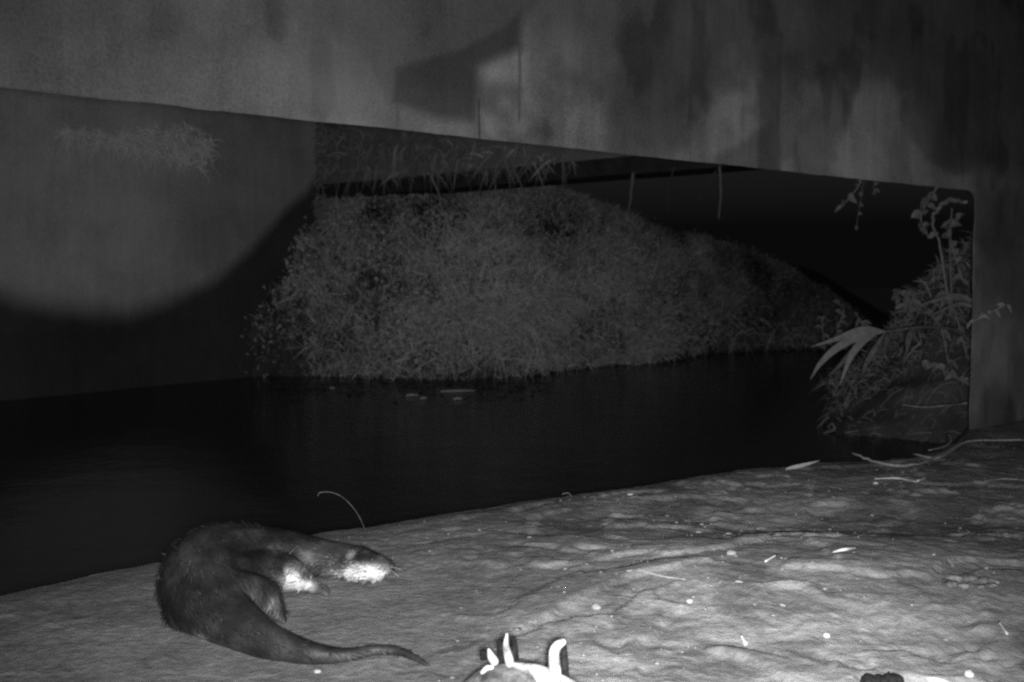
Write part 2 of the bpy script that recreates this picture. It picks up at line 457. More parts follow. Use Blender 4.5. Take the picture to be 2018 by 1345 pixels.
# splayed soffit and jamb, and the back of the wall
def wp(u_, v_, dep): return (A0.x + WD.x * u_ - WN.x * dep, A0.y + WD.y * u_ - WN.y * dep, v_)
gi = np.arange(len(us) * len(vs)).reshape(len(us), len(vs))
lower = gi[:iu + 1, iv]; jamb = gi[iu, :iv + 1]
ex = []; exq = []; nb = len(P3)
for j_, (row, bk) in enumerate(((lower, [wp(u_ + (0.34 if u_ > UJ - .01 else 0), LZ + 0.07, .12) for u_ in us[:iu + 1]]), (jamb, [wp(UJ + .34, min(v_, LZ) + (.07 if v_ > LZ - .01 else 0), .12) for v_ in vs[:iv + 1]]))):
    o_ = nb + len(ex); ex += bk
    for k in range(len(row) - 1):
        q = [row[k], row[k + 1], o_ + k + 1, o_ + k]
        exq.append(q if j_ == 0 else q)
o_ = nb + len(ex)
ex += [wp(us[0], LZ + .07, .12), wp(UJ + .34, LZ + .07, .12), wp(us[-1], LZ + .07, .12), wp(us[-1], vs[-1], .12), wp(us[0], vs[-1], .12), wp(UJ + .34, vs[0], .12), wp(us[-1], vs[0], .12)]
exq += [[o_, o_ + 2, o_ + 3, o_ + 4], [o_ + 1, o_ + 5, o_ + 6, o_ + 2]]
P3 = np.vstack([P3, np.array(ex)]); st = np.concatenate([st.reshape(-1), np.full(len(ex), 0.3)])
Q = np.vstack([Q, np.array(exq)]); used, inv = np.unique(Q, return_inverse=True)
me = mesh_np("bridge_wall", P3[used], [inv.reshape(Q.shape)], {"stain_glow": st[used]})
if me.polygons[10].normal.dot(WN) < 0: me.flip_normals()
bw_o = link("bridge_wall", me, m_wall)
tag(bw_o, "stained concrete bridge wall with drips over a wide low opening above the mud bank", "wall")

# ------------------------------------------------------------------ far left abutment wall
L0 = fwd_pixel(-700, 560, 6.6); L1 = fwd_pixel(628, 560, 11.6)
L0.z = L1.z = 0
LD = (L1 - L0).normalized(); LN = Vector((LD.y, -LD.x, 0)); LL = (L1 - L0).length
def abut_uv(px, py):
    c, s = math.cos(PITCH), math.sin(PITCH)
    a = (px - 1009.0) / F; b_ = (672.5 - py) / F
    d = Vector((a, c + b_ * s, -s + b_ * c)); o = Vector((0, 0, CAM_H))
    k = (L0 - o).dot(LN) / d.dot(LN); p = o + d * k
    return (p - L0).dot(LD), p.z
us = np.linspace(0, LL, 260); vs = np.linspace(-1.0, 3.6, 170)
U, Vv = np.meshgrid(us, vs, indexing='ij')
glow_edge = np.array([abut_uv(*p) for p in [(-300, 440), (-150, 500), (0, 575), (120, 605), (250, 615), (350, 585), (430, 540), (500, 480), (560, 410), (600, 375), (628, 340)]])  # curved lower rim of the lens glow, painted into the wall colour
glow_z = np.interp(U, glow_edge[:, 0], glow_edge[:, 1])
glow_dark = 0.86 * sstep(0.16, -0.16, Vv - glow_z + 0.07 * fbm(U * 3, Vv * 3, 4)) 
glow_dark = np.maximum(glow_dark, 0.30 * sstep(abut_uv(60, 400)[0], abut_uv(600, 400)[0], U) )  # painted glow weakens towards the right end
glow_dark = np.maximum(glow_dark, 0.22 * sstep(0.16, 0.0, abs(Vv - abut_uv(300, 225)[1] - 0.1 * fbm(U * 2, U * 0, 2))) * sstep(abut_uv(150, 400)[0], abut_uv(350, 400)[0], U))
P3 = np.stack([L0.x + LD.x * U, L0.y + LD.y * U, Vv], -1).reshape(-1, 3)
me = mesh_np("abutment_wall", P3, [grid_faces(len(us), len(vs))], {"stain_glow": glow_dark})
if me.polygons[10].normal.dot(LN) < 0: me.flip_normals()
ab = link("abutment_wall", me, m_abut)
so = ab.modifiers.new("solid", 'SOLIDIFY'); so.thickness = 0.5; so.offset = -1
tag(ab, "concrete abutment wall at left, painted with a pale round lens glow, dark below its curved edge", "wall")

# ------------------------------------------------------------------ far bridge beam across the river
def hz(px, py, h):     # point at pixel column px where something h metres above the camera appears at row py
    d = h * F / (560.0 - py)
    return d
B0 = fwd_pixel(560, 560, hz(560, 397, 1.0)); B1 = fwd_pixel(1700, 560, hz(1700, 307, 1.0))
B0.z = B1.z = 0
BD = (B1 - B0).normalized(); BN = Vector((BD.y, -BD.x, 0))
if BN.y > 0: BN = -BN
BL = (B1 - B0).length
beam_root = empty("footbridge", (B0.x, B0.y, CAM_H + 1.0))
def box_along(name, u0, u1, z0, z1, n0, n1, mat, parent, seg=60):
    """box from u0..u1 along the beam, heights z0..z1 above the beam foot, n0..n1 towards the camera"""
    V = []; Qs = []
    ss = np.linspace(u0, u1, seg)
    for s_ in ss:
        for (nn, zz) in ((n1, z0), (n1, z1), (n0, z1), (n0, z0)):
            j = 0.012 * float(fbm(np.array([s_ * 1.7]), np.array([zz * 3 + nn]), 3)[0])
            p = BD * s_ + BN * (nn + j)
            V.append((p.x, p.y, zz + j))
    for i in range(seg - 1):
        for k in range(4):
            Qs.append((i * 4 + k, i * 4 + (k + 1) % 4, (i + 1) * 4 + (k + 1) % 4, (i + 1) * 4 + k))
    Qs += [(3, 2, 1, 0), tuple((seg - 1) * 4 + k for k in range(4))]
    me = bpy.data.meshes.new(name); me.from_pydata(V, [], Qs); me.update()
    bm = bmesh.new(); bm.from_mesh(me); bmesh.ops.recalc_face_normals(bm, faces=bm.faces); bm.to_mesh(me); bm.free()
    return link(name, me, mat, parent, smooth=False)
box_along("beam", 0, BL, 0.0, 0.15, -0.5, -0.06, m_lowbeam, beam_root)
box_along("fascia", -0.1, BL + 0.1, 0.152, 1.6, -0.6, 0.0, m_fascia, beam_root)
tag(beam_root, "dim concrete footbridge side over a darker beam crossing above the grassy bank", "bridge")

# ------------------------------------------------------------------ far grassy bank
def dwater(py): return (CAM_H - WZ) * F / (py - 560.0)
foot_px = [(330, 742), (560, 742), (700, 745), (830, 750), (960, 746), (1050, 742), (1120, 730), (1200, 722), (1300, 716), (1400, 697), (1500, 692), (1600, 688), (1700, 684), (1900, 680)]
foot = np.array([fwd_pixel(a, b_, dwater(b_))[:] for a, b_ in foot_px])
top_px = [(330, 470, 12.8), (560, 385, 13.2), (700, 378, 13.4), (830, 375, 13.4), (960, 370, 13.5), (1060, 376, 13.9), (1150, 398, 14.4), (1250, 428, 15.3), (1350, 460, 16.0), (1450, 490, 17.0), (1550, 525, 18.0), (1640, 590, 19.0), (1720, 640, 20.0), (1900, 660, 21.0)]
top = np.array([fwd_pixel(a, b_, d_)[:] for a, b_, d_ in top_px])
fs = np.linspace(0, 1, len(foot)); 
NS, NT = 380, 90
S = np.linspace(0, 1, NS); T = np.linspace(-0.12, 1.5, NT)
def bank_point(s_, t_):
    s_ = np.asarray(s_); t_ = np.asarray(t_)
    f = np.stack([np.interp(s_, fs, foot[:, k]) for k in range(3)], -1)
    g = np.stack([np.interp(s_, fs, top[:, k]) for k in range(3)], -1)
    tt = np.clip(t_, 0, 1)
    hor = tt ** 1.6 + np.clip(t_ - 1, 0, None) * 4.0 + np.clip(t_, None, 0) * -0.4       # steep foot, rounded shoulder
    ver = np.sin(tt * math.pi / 2) ** 0.9 + np.clip(t_, None, 0) * 2.5 
    p = f.copy()
    p[..., 0] += (g[..., 0] - f[..., 0]) * hor
    p[..., 1] += (g[..., 1] - f[..., 1]) * hor
    p[..., 2] += (g[..., 2] - f[..., 2]) * ver
    m = 0.85 * fbm(p[..., 0] * 1.3 + 40, p[..., 2] * 1.6 + 7, 4) * sstep(1.25, 0.8, t_) * sstep(-0.05, 0.2, t_)
    p[..., 1] -= m; p[..., 2] += m * 0.3
    return p
SS, TT = np.meshgrid(S, T, indexing='ij')
PB = bank_point(SS, TT)
me = mesh_np("far_bank", PB.reshape(-1, 3), [grid_faces(NS, NT)])
if me.polygons[NT * 20].normal.y > 0: me.flip_normals()
tag(link("far_bank", me, m_soil), "steep soil bank under the grass across the river", None, None, "structure")

def blades(name, base, dirs, length, width, tone, mat, droop=0.6, face=None):
    """many grass blades: base (n,3), dirs (n,3), 3 segments, one mesh"""
    n = len(base)
    d = dirs / np.linalg.norm(dirs, axis=1, keepdims=True)
    view = np.array([0, -1.0, 0]) + RS.normal(0, 0.7, (n, 3)) if face is None else face
    side = np.cross(d, view); side /= np.linalg.norm(side, axis=1, keepdims=True) + 1e-9
    L = length[:, None]; W = width[:, None]
    down = np.array([0, 0, -1.0])
    dr = (droop if hasattr(droop, '__len__') else np.full(n, droop))[:, None]
    out = []
    for u, wf in ((0, 1.0), (0.4, 0.85), (0.75, 0.55), (1.0, 0.0)):
        c = base + d * L * u + down * L * dr * u * u
        if wf: out += [c - side * W * wf / 2, c + side * W * wf / 2]
        else: out += [c]
    V = np.stack(out, 1).reshape(-1, 3); k = np.arange(n)[:, None] * 7
    q = np.concatenate([k + np.array([[0, 1, 3, 2]]), k + np.array([[2, 3, 5, 4]])]); tr = k + np.array([[4, 5, 6]])
    return mesh_np(name, V, [q, tr], {"tone": np.repeat(tone, 7)})
NB = 150000
s_ = RS.rand(NB) ** 1.0 * 0.93; t_ = RS.rand(NB) * 1.08
pb = bank_point(s_, t_)
clump = fbm(pb[:, 0] * 1.6, pb[:, 2] * 2.2 + 3, 4) + 0.6 * fbm(pb[:, 0] * 5, pb[:, 2] * 5 + 13, 2)
keep = RS.rand(NB) < np.clip(0.70 + 1.6 * clump, 0.08, 1) * (1 - .75 * sstep(.17, .06, s_))
keep &= ~((s_ < 0.11) & (t_ > 0.75))
pb = pb[keep]; clump = clump[keep]; n = len(pb); t_ = t_[keep]; s_ = s_[keep]
dirs = np.stack([RS.normal(0, 0.45, n), -0.45 + RS.normal(0, 0.35, n), 0.75 + RS.normal(0, 0.35, n)], 1)
ln = RS.uniform(0.05, 0.17, n) * (1 + 1.3 * (RS.rand(n) < .03)) * (1 + 0.9 * np.clip(clump, 0, 1)); ln *= 1 - 0.45 * sstep(0.8, 1.05, t_)
big = fbm(pb[:, 0] * .7 + 5, pb[:, 2] * 1.0 + 30, 3)
tone = np.clip(RS.beta(1.4, 3.0, n) + 0.9 * clump + 0.7 * big + 0.12 - 0.30 * sstep(.16, .05, s_) - .36 * sstep(.5, .85, s_) - .12 * sstep(.5, 1., t_) - .22 * sstep(.6, .85, s_) * sstep(.3, .6, t_) + .26 * np.exp(-((s_ - .33) / .14) ** 2 - ((t_ - .3) / .3) ** 2), 0.0, 1)  # fade to the right and mid-bank peak paint in the flash falloff
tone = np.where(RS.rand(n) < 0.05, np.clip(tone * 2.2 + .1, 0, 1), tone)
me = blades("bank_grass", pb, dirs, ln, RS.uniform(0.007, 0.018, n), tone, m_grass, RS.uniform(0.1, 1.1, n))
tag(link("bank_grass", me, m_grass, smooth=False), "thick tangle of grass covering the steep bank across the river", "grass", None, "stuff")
# small broad leaves mixed in
NB = 26000
s_ = RS.rand(NB) * 0.9; t_ = RS.rand(NB) * 1.04
pb = bank_point(s_, t_); cl = fbm(pb[:, 0] * 1.1 + 9, pb[:, 2] * 1.4, 3)
k = (RS.rand(NB) < np.clip(0.35 + 3.5 * cl, 0.03, 1)) & ~((s_ < 0.11) & (t_ > 0.75)); pb = pb[k]; n = len(pb)
pb = pb + np.stack([RS.normal(0, .03, n), -RS.uniform(0.03, 0.16, n), RS.uniform(0, 0.1, n)], 1)
me = blades("bank_weeds", pb, RS.normal(0, 1, (n, 3)) * [1, 0.6, 1], RS.uniform(0.03, 0.065, n), RS.uniform(0.012, 0.028, n), np.clip(RS.beta(1.5, 2.6, n) + 0.8 * cl[k] - .34 * sstep(.5, .85, s_[k]), 0, 1), m_grass, 0.25)  # same painted falloff towards the right
tag(link("bank_weeds", me, m_grass, smooth=False), "small leafy weeds mixed through the grass of the far bank", "weeds", None, "stuff")
# long dead strands trailing to the waterline
NB = 1900
s_ = np.clip(np.concatenate([RS.normal(0.36, 0.07, NB // 2), RS.uniform(0.12, 0.9, NB - NB // 2)]), 0.1, 0.93); t_ = RS.uniform(0.02, 0.22, NB)
pb = bank_point(s_, t_) + np.array([0, -0.12, 0.05])
me = blades("trailing_grass", pb, np.stack([RS.normal(0, 0.7, NB), -0.5 + RS.normal(0, .3, NB), RS.uniform(-0.5, 0.5, NB)], 1), RS.uniform(0.10, 0.34, NB), RS.uniform(0.006, 0.013, NB), RS.uniform(0.3, 1.0, NB), m_grass, RS.uniform(0.3, 0.9, NB))
tag(link("trailing_grass", me, m_grass, smooth=False), "pale dead strands trailing from the far bank towards the water", "grass", None, "stuff")

for (a, b_, l_, lab) in ((828, 786, .05, "small floating fleck, middle one of three below the far grass"), (800, 780, .10, "thin floating straw left of the flecks on the dark water"), (893, 787, .07, "pale floating fleck furthest right below the far grass"), (868, 772, .3, "long dim twig floating just off the far bank"), (650, 766, .04, "lone floating fleck off the left end of the grassy bank")):
    p = ground_at(a, b_, WZ + .012)
    tag(tube("floating_straw", [p, p + Vector((l_ / 2, .02, .004)), p + Vector((l_, .01 + l_ * .25, .0))], [.008, .012, .006], m_dry, n=6), lab, "straw", "bits floating off the far bank")

n = 420
bx = RS.uniform(540, 1080, n); by = 752 + np.abs(RS.normal(0, 1, n)) * 16
pb = np.array([ground_at(a, b_, WZ + .006)[:] for a, b_ in zip(bx, by)])
me = blades("floating_scum", pb, np.stack([RS.normal(0, 1, n), RS.normal(0, .5, n), RS.uniform(0, .06, n)], 1), RS.uniform(0.04, 0.2, n), RS.uniform(0.01, 0.04, n), RS.beta(1, 6, n) * .6, m_grass, 0.0, face=np.tile([0, 0, 1.0], (n, 1)))
tag(link("floating_scum", me, m_grass, smooth=False), "thin scum of dead leaves floating below the far grass", "scum", None, "stuff")
# ------------------------------------------------------------------ dead reeds caught on the footbridge and abutment
def beam_pt(px, py, off=0.02):
    c, s = math.cos(PITCH), math.sin(PITCH)
    a = (px - 1009.0) / F; b_ = (672.5 - py) / F
    d = Vector((a, c + b_ * s, -s + b_ * c)); o = Vector((0, 0, CAM_H))
    k = (B0 - o).dot(BN) / d.dot(BN)
    return o + d * k + BN * off
def wobble(p, q, n=4, amp=0.02):
    return [p.lerp(q, i / n) + Vector((random.gauss(0, amp), random.gauss(0, amp), random.gauss(0, amp))) * (0 < i < n) for i in range(n + 1)]
tag(tube("dead_reed", [beam_pt(789, 283), beam_pt(785, 300, .05), beam_pt(779, 346, .03)], [0.010, 0.022, 0.020], m_straw), "bright broken reed stalk hanging upright against the far footbridge side", "reed", "dead reeds caught on the footbridge")
reed_lab = [((735, 322), (783, 290), 0.012, "dim reed leaning left from the bright broken stalk on the footbridge", m_dry),
            ((745, 308), (777, 302), 0.010, "short flat reed just left of the bright broken stalk", m_twig),
            ((790, 322), (803, 296), 0.010, "short reed leaning right beside the bright broken stalk", m_dry),
            ((640, 290), (652, 255), 0.012, "short leaning reed nearest the left end of the footbridge", m_dry),
            ((668, 286), (684, 262), 0.010, "thin reed between the left end and the bright stalk", m_dry),
            ((886, 320), (905, 285), 0.012, "faint tall reed right of the bright broken stalk", m_twig),
            ((905, 312), (928, 300), 0.008, "faint slanting reed lying low on the footbridge side", m_twig),
            ((948, 305), (972, 292), 0.008, "faint slanting reed nearest the right end of the footbridge debris", m_twig)]
for (p, q, r_, lab, mt) in reed_lab:
    tag(tube("dead_reed", wobble(beam_pt(*p), beam_pt(*q, .06), 3, 0.01), [r_, r_ * .8, r_ * .7, r_ * .5], mt), lab, "reed", "dead reeds caught on the footbridge")
# loose dead grass on the fascia
n = 900
bx = 632 + 520 * RS.beta(1.0, 1.9, n); yl = 240 + (bx - 600) * 0.106
by = yl + 8 + RS.rand(n) ** 1.2 * (350 - (bx - 620) * 0.03 - yl - 8) 
pb = np.array([beam_pt(a, b_, 0.03)[:] for a, b_ in zip(bx, by)])
me = blades("caught_grass", pb, np.stack([RS.normal(0, .7, n), np.full(n, -0.1), RS.normal(-0.2, .8, n)], 1), RS.uniform(0.06, 0.28, n), RS.uniform(0.008, 0.018, n), RS.beta(1, 4, n), m_grass, 0.4)
tag(link("caught_grass", me, m_grass, smooth=False), "wisps of dead grass stuck along the far footbridge side", "grass", None, "stuff")
n = 700
zz = RS.uniform(0.1, 2.6, n)
pb = np.stack([L1.x + RS.normal(0, .05, n), L1.y - .03 + RS.normal(0, .02, n), zz], 1)
me = blades("edge_moss", pb, np.stack([RS.normal(.1, .8, n), np.full(n, -0.2), RS.normal(-.2, .7, n)], 1), RS.uniform(0.04, 0.14, n), RS.uniform(0.008, 0.02, n), RS.beta(1.3, 4, n) * .6, m_grass, 0.4)
tag(link("edge_moss", me, m_grass, smooth=False), "ragged moss and weeds down the right edge of the abutment", "moss", None, "stuff")
def abut_pt(px, py, off=0.03):
    u_, v_ = abut_uv(px, py); p = L0 + LD * u_ + LN * off; p.z = v_; return p
n = 1000
bx = np.concatenate([RS.uniform(235, 410, 800), RS.uniform(110, 240, 200)])
mid = np.interp(bx, [110, 240, 330, 410], [265, 275, 285, 300]); hw = np.interp(bx, [110, 240, 330, 410], [3, 14, 34, 40])
by = mid + np.clip(RS.normal(0, 0.5, n), -1, 1) * hw
pb = np.array([abut_pt(a, b_, 0.05)[:] for a, b_ in zip(bx, by)])
me = blades("dry_tussock", pb, np.stack([RS.normal(0, .8, n), np.full(n, -0.25), RS.normal(0.1, .7, n)], 1), RS.uniform(0.05, 0.2, n), RS.uniform(0.006, 0.014, n), np.clip(RS.beta(1.5, 1.5, n), 0, 1), m_grass, 0.5)
tag(link("dry_tussock", me, m_tuss, smooth=False), "pale patch of dry grass growing from the left abutment wall", "grass", None, "stuff")

# ------------------------------------------------------------------ right bank beyond the pier with its plants
def right_bank_pt(a, t_):
    """a: 0..1 left to right, t: 0..1 up from water"""
    a = np.asarray(a, float); t_ = np.asarray(t_, float)
    x = 1.95 + 2.6 * a + 0.35 * t_
    y = 6.1 - 0.45 * a + 1.5 * t_ + 0.25 * np.cos(a * 5)
    hgt = 0.30 + 1.15 * sstep(0.0, 0.42, a)
    z = WZ - 0.1 + hgt * np.sin(np.clip(t_, 0, 1) * math.pi / 2) 
    m = 0.25 * fbm(x * 2.5, y * 1.5 + z * 3, 4)
    return np.stack([x, y - m, z + m * 0.5 * np.clip(t_ * 4, 0, 1)], -1)
aa, tt = np.meshgrid(np.linspace(0, 1, 90), np.linspace(0, 1.2, 50), indexing='ij')
me = mesh_np("right_bank", right_bank_pt(aa, tt).reshape(-1, 3), [grid_faces(90, 50)])
if me.polygons[100].normal.y > 0: me.flip_normals()
tag(link("right_bank", me, m_soil), "dark soil bank rising beyond the concrete pier at right", None, None, "structure")
n = 6000
a_ = RS.beta(1.3, 1.5, n); t_ = RS.uniform(0.45, 1.1, n)
pb = right_bank_pt(a_, t_)
me = blades("right_bank_grass", pb, np.stack([RS.normal(-.1, .6, n), RS.normal(-.4, .4, n), RS.normal(.6, .5, n)], 1), RS.uniform(0.05, 0.2, n), RS.uniform(0.003, 0.010, n), np.clip(RS.beta(1.2, 3.2, n) * 0.42, 0, 1), m_grass, RS.uniform(.2, 1.2, n))
tag(link("right_bank_grass", me, m_grass, smooth=False), "dim tangle of grass and weeds on the bank beyond the pier", "grass", None, "stuff")

n = 1800
pb = right_bank_pt(RS.rand(n), RS.uniform(0.02, 0.5, n))
me = blades("low_weeds", pb, np.stack([RS.normal(-.1, .7, n), RS.normal(-.4, .4, n), RS.normal(0, .5, n)], 1), RS.uniform(0.05, 0.2, n), RS.uniform(0.004, 0.012, n), RS.beta(1, 5, n) * .22, m_grass, RS.uniform(.2, 1.2, n))
tag(link("low_weeds", me, m_grass, smooth=False), "faint weeds low on the dark bank by the pier foot", "weeds", None, "stuff")
# the plant with long broad drooping leaves
D = 5.3
root = empty("broad_leaf_plant", fwd_pixel(1925, 690, 5.6))
ro = root.location.copy()
def loc(px, py, d): return fwd_pixel(px, py, d) - ro
tube("stem", [loc(1935, 700, 5.7), loc(1890, 655, 5.6), loc(1830, 645, 5.45), loc(1760, 652, 5.35), loc(1700, 664, 5.25)], [.010, .009, .008, .006, .003], m_dimleaf, root, origin=(0, 0, 0))
LV = [([(1745, 655), (1700, 650), (1650, 668), (1598, 684)], 0.030), ([(1745, 653), (1698, 662), (1652, 684), (1617, 716), (1597, 748)], 0.036),
      ([(1728, 656), (1700, 672), (1676, 704), (1655, 758)], 0.036), ([(1712, 662), (1682, 690), (1655, 720), (1632, 742)], 0.022),
      ([(1745, 655), (1722, 690), (1705, 720), (1698, 745)], 0.022), ([(1760, 652), (1748, 668), (1742, 690)], 0.028), ([(1800, 648), (1790, 668), (1786, 700)], 0.030)]
for i, (pts, wd) in enumerate(LV):
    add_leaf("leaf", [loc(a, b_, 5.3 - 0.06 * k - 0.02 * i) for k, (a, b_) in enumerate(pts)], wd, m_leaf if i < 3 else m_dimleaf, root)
tag(root, "arching plant with long pale drooping leaves over the black water at right", "plant")

def sprig(name, stem, leaves, lab, mat=m_dimleaf, d=6.0, lw=0.03, ll=0.07, sr=0.004, cat="plant", group=None):
    o0 = fwd_pixel(stem[0][0], stem[0][1], d)
    r_ = empty(name, o0)
    pts = [fwd_pixel(a, b_, d) - o0 for a, b_ in stem]
    tube("stem", pts, [sr * (1 - 0.5 * i / len(pts)) for i in range(len(pts))], m_twig, r_, origin=(0, 0, 0))
    sp = smooth_path([tuple(p) for p in pts], 8)
    V = []; Q = []
    for k in range(leaves):
        p = Vector(sp[min(len(sp) - 1, int((k + 1) / leaves * (len(sp) - 1)))])
        dr = Vector((random.gauss(0, 1), random.gauss(-.3, .4), random.gauss(0.1, .8))).normalized()
        l_ = ll * random.uniform(.6, 1.3)
        v, q = leaf_mesh("l", [p, p + dr * l_ * .5, p + dr * l_ + Vector((0, 0, -l_ * .3))], lw * random.uniform(.7, 1.2), m=2)
        Q += [tuple(i + len(V) for i in f) for f in q]; V += v
    me = bpy.data.meshes.new("leaves"); me.from_pydata(V, [], Q); me.update()
    link("leaves", me, mat, r_)
    return tag(r_, lab, cat, group)
g_sp = "leafy sprigs around the right end of the opening"
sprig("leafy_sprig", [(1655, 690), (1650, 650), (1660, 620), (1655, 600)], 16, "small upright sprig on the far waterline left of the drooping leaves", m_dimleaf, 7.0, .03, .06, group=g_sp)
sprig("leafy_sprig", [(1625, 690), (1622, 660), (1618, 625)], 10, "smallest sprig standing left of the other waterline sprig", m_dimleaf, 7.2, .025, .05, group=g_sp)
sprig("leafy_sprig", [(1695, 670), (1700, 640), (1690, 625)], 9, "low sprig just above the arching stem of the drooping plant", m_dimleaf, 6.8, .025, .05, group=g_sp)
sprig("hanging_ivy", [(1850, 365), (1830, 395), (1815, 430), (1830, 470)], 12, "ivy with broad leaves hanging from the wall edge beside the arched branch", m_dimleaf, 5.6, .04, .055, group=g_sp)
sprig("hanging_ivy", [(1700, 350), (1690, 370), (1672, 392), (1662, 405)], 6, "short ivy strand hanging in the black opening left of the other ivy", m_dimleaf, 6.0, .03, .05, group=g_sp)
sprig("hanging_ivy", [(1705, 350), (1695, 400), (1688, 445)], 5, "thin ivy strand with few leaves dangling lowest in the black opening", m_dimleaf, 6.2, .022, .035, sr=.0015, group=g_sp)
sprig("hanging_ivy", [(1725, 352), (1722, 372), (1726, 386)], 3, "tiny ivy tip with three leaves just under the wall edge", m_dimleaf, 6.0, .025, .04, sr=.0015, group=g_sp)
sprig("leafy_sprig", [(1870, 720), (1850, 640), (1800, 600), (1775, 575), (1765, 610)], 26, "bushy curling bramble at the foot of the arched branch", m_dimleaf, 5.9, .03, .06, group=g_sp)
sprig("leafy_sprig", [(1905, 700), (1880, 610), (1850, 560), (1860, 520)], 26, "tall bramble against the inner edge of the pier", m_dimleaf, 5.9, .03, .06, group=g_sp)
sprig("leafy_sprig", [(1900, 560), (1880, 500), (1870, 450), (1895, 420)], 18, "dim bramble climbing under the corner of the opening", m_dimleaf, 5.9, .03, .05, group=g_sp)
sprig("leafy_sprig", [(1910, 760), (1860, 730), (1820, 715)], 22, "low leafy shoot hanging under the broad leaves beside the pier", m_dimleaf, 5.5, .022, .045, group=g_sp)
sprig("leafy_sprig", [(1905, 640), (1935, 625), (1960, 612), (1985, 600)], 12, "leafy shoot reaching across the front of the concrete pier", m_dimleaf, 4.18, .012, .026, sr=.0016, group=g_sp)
n = 0
for (a, b_) in ((1943, 640), (1976, 672), (1985, 700), (1955, 712), (1938, 733), (1962, 655)):
    pass
tag(tube("arched_branch", [fwd_pixel(1905, 400, 5.1), fwd_pixel(1870, 396, 5.3), fwd_pixel(1848, 412, 5.4), fwd_pixel(1838, 440, 5.5), fwd_pixel(1850, 475, 5.6), fwd_pixel(1862, 540, 5.7), fwd_pixel(1880, 640, 5.9)], [.008, .013, .012, .008, .006, .007, .010], m_twig, rough=.003), "grey branch arching under the upper corner of the opening", "branch")
tag(tube("upright_stalk", [fwd_pixel(1878, 640, 5.8), fwd_pixel(1872, 500, 5.7), fwd_pixel(1876, 410, 5.6)], [.008, .006, .004], m_dimleaf), "thin straight stalk rising inside the arched branch", "stalk")
bl = empty("grass_leaf", fwd_pixel(1912, 600, 5.2)); q0 = bl.location.copy()
add_leaf("leaf_blade", [fwd_pixel(1925, 598, 5.2) - q0, fwd_pixel(1880, 585, 5.2) - q0, fwd_pixel(1810, 602, 5.15) - q0], 0.03, m_dimleaf, bl)
add_leaf("leaf_blade", [fwd_pixel(1925, 608, 5.2) - q0, fwd_pixel(1890, 600, 5.2) - q0, fwd_pixel(1835, 620, 5.15) - q0], 0.02, m_dimleaf, bl)
tag(bl, "pair of long grass leaves lying level beside the pier edge", "leaf")
tag(tube("thin_twig", [fwd_pixel(1778, 798, 4.9), fwd_pixel(1820, 803, 4.9), fwd_pixel(1860, 800, 4.9), fwd_pixel(1905, 795, 4.7)], [.002, .0035, .0035, .004], m_twig), "thin level twig over the dark water left of the pier", "twig")

# vines hanging from the footbridge beam
g_v = "roots hanging below the footbridge"
for (pts, r_, lab) in (([(1418, 325), (1420, 380), (1417, 432)], .018, "thickest root hanging straight below the footbridge in the black opening"),
                       ([(1412, 335), (1395, 365), (1375, 398)], .007, "thin root slanting left from the thickest hanging root"),
                       ([(1248, 340), (1244, 380), (1238, 418)], .022, "dim stubby root hanging above the grassy bank's falling ridge"),
                       ([(1330, 328), (1318, 370), (1315, 420)], .010, "faint root hanging between the stubby and the thickest one")):
    d_ = [hz(p[0], 397 + (p[0] - 560) / 1140 * (307 - 397), 1.0) * 0.985 for p in pts]
    tag(tube("hanging_root", [fwd_pixel(a, b_, dd) for (a, b_), dd in zip(pts, d_)], [r_ * .8, r_ * .6, r_ * .3], m_twig if r_ > .015 else m_bark, rough=.0025), lab, "root", g_v)

# ------------------------------------------------------------------ debris on the mud bank
def lay(pxs, r_, mat, name, lab, cat, lift=0.003, n=6, rough=0.0):
    P_ = [on_ground(a, b_, lift + (c_ if c_ else 0)) for a, b_, c_ in pxs]
    return tag(tube(name, P_, r_, mat, n=n, rough=rough), lab, cat)
def up(px, py, base_py):     # a point above the ground spot (px, base_py), seen at row py
    g = ground_at(px, base_py, 0.0); d = g.y
    return Vector((g.x, g.y, g.z + (base_py - py) / F * d))
tag(tube("wild_stalk", [up(723, 1052, 1056), up(705, 1012, 1060), up(680, 982, 1064), up(655, 969, 1068), up(632, 969, 1070), up(627, 976, 1070)], [.0010, .0009, .0009, .0009, .0013, .0007], m_bark), "thin arching grass stem standing at the bank edge above the otter's head", "stem")
tag(tube("wild_stalk", [up(1127, 980, 982), up(1120, 972, 984), up(1108, 974, 986)], [.001, .001, .0008], m_twig), "tiny hooked stem on the middle of the bank edge", "stem")
tag(tube("long_twig", [up(1676, 893, 905), up(1710, 905, 912), up(1762, 918, 921), up(1820, 912, 916), up(1876, 884, 890), up(1920, 869, 880), up(2030, 868, 880)], [.002, .004, .005, .0035, .004, .0035, .003], m_twig, rough=.0015), "long curved twig along the bank edge below the pier", "twig")
tag(tube("twig", [up(1800, 895, 898), up(1850, 902, 904), up(1900, 872, 880)], [.003, .004, .003], m_twig), "short twig crossing the long curved one near the pier", "twig")
tag(tube("twig", [up(1830, 888, 892), up(1862, 880, 884), up(1874, 868, 876), up(1868, 855, 870)], [.002, .003, .004, .002], m_twig), "knobbly broken twig standing at the foot of the pier", "twig")
lf = empty("fallen_leaf", ground_at(1560, 925, 0)); q0 = lf.location.copy()
add_leaf("leaf_blade", [up(1548, 926, 928) - q0, up(1580, 919, 926) - q0, up(1615, 908, 922) - q0], 0.018, m_dry, lf, face=Vector((0, -.5, 1)))
tag(lf, "pale pointed leaf sticking up over the bank edge", "leaf")
lay([(1724, 944, 0), (1770, 943, 0), (1806, 950, 0)], [.0015, .003, .0015], m_straw, "pale_straw", "bright straw lying on the dark mud below the long twig", "straw")
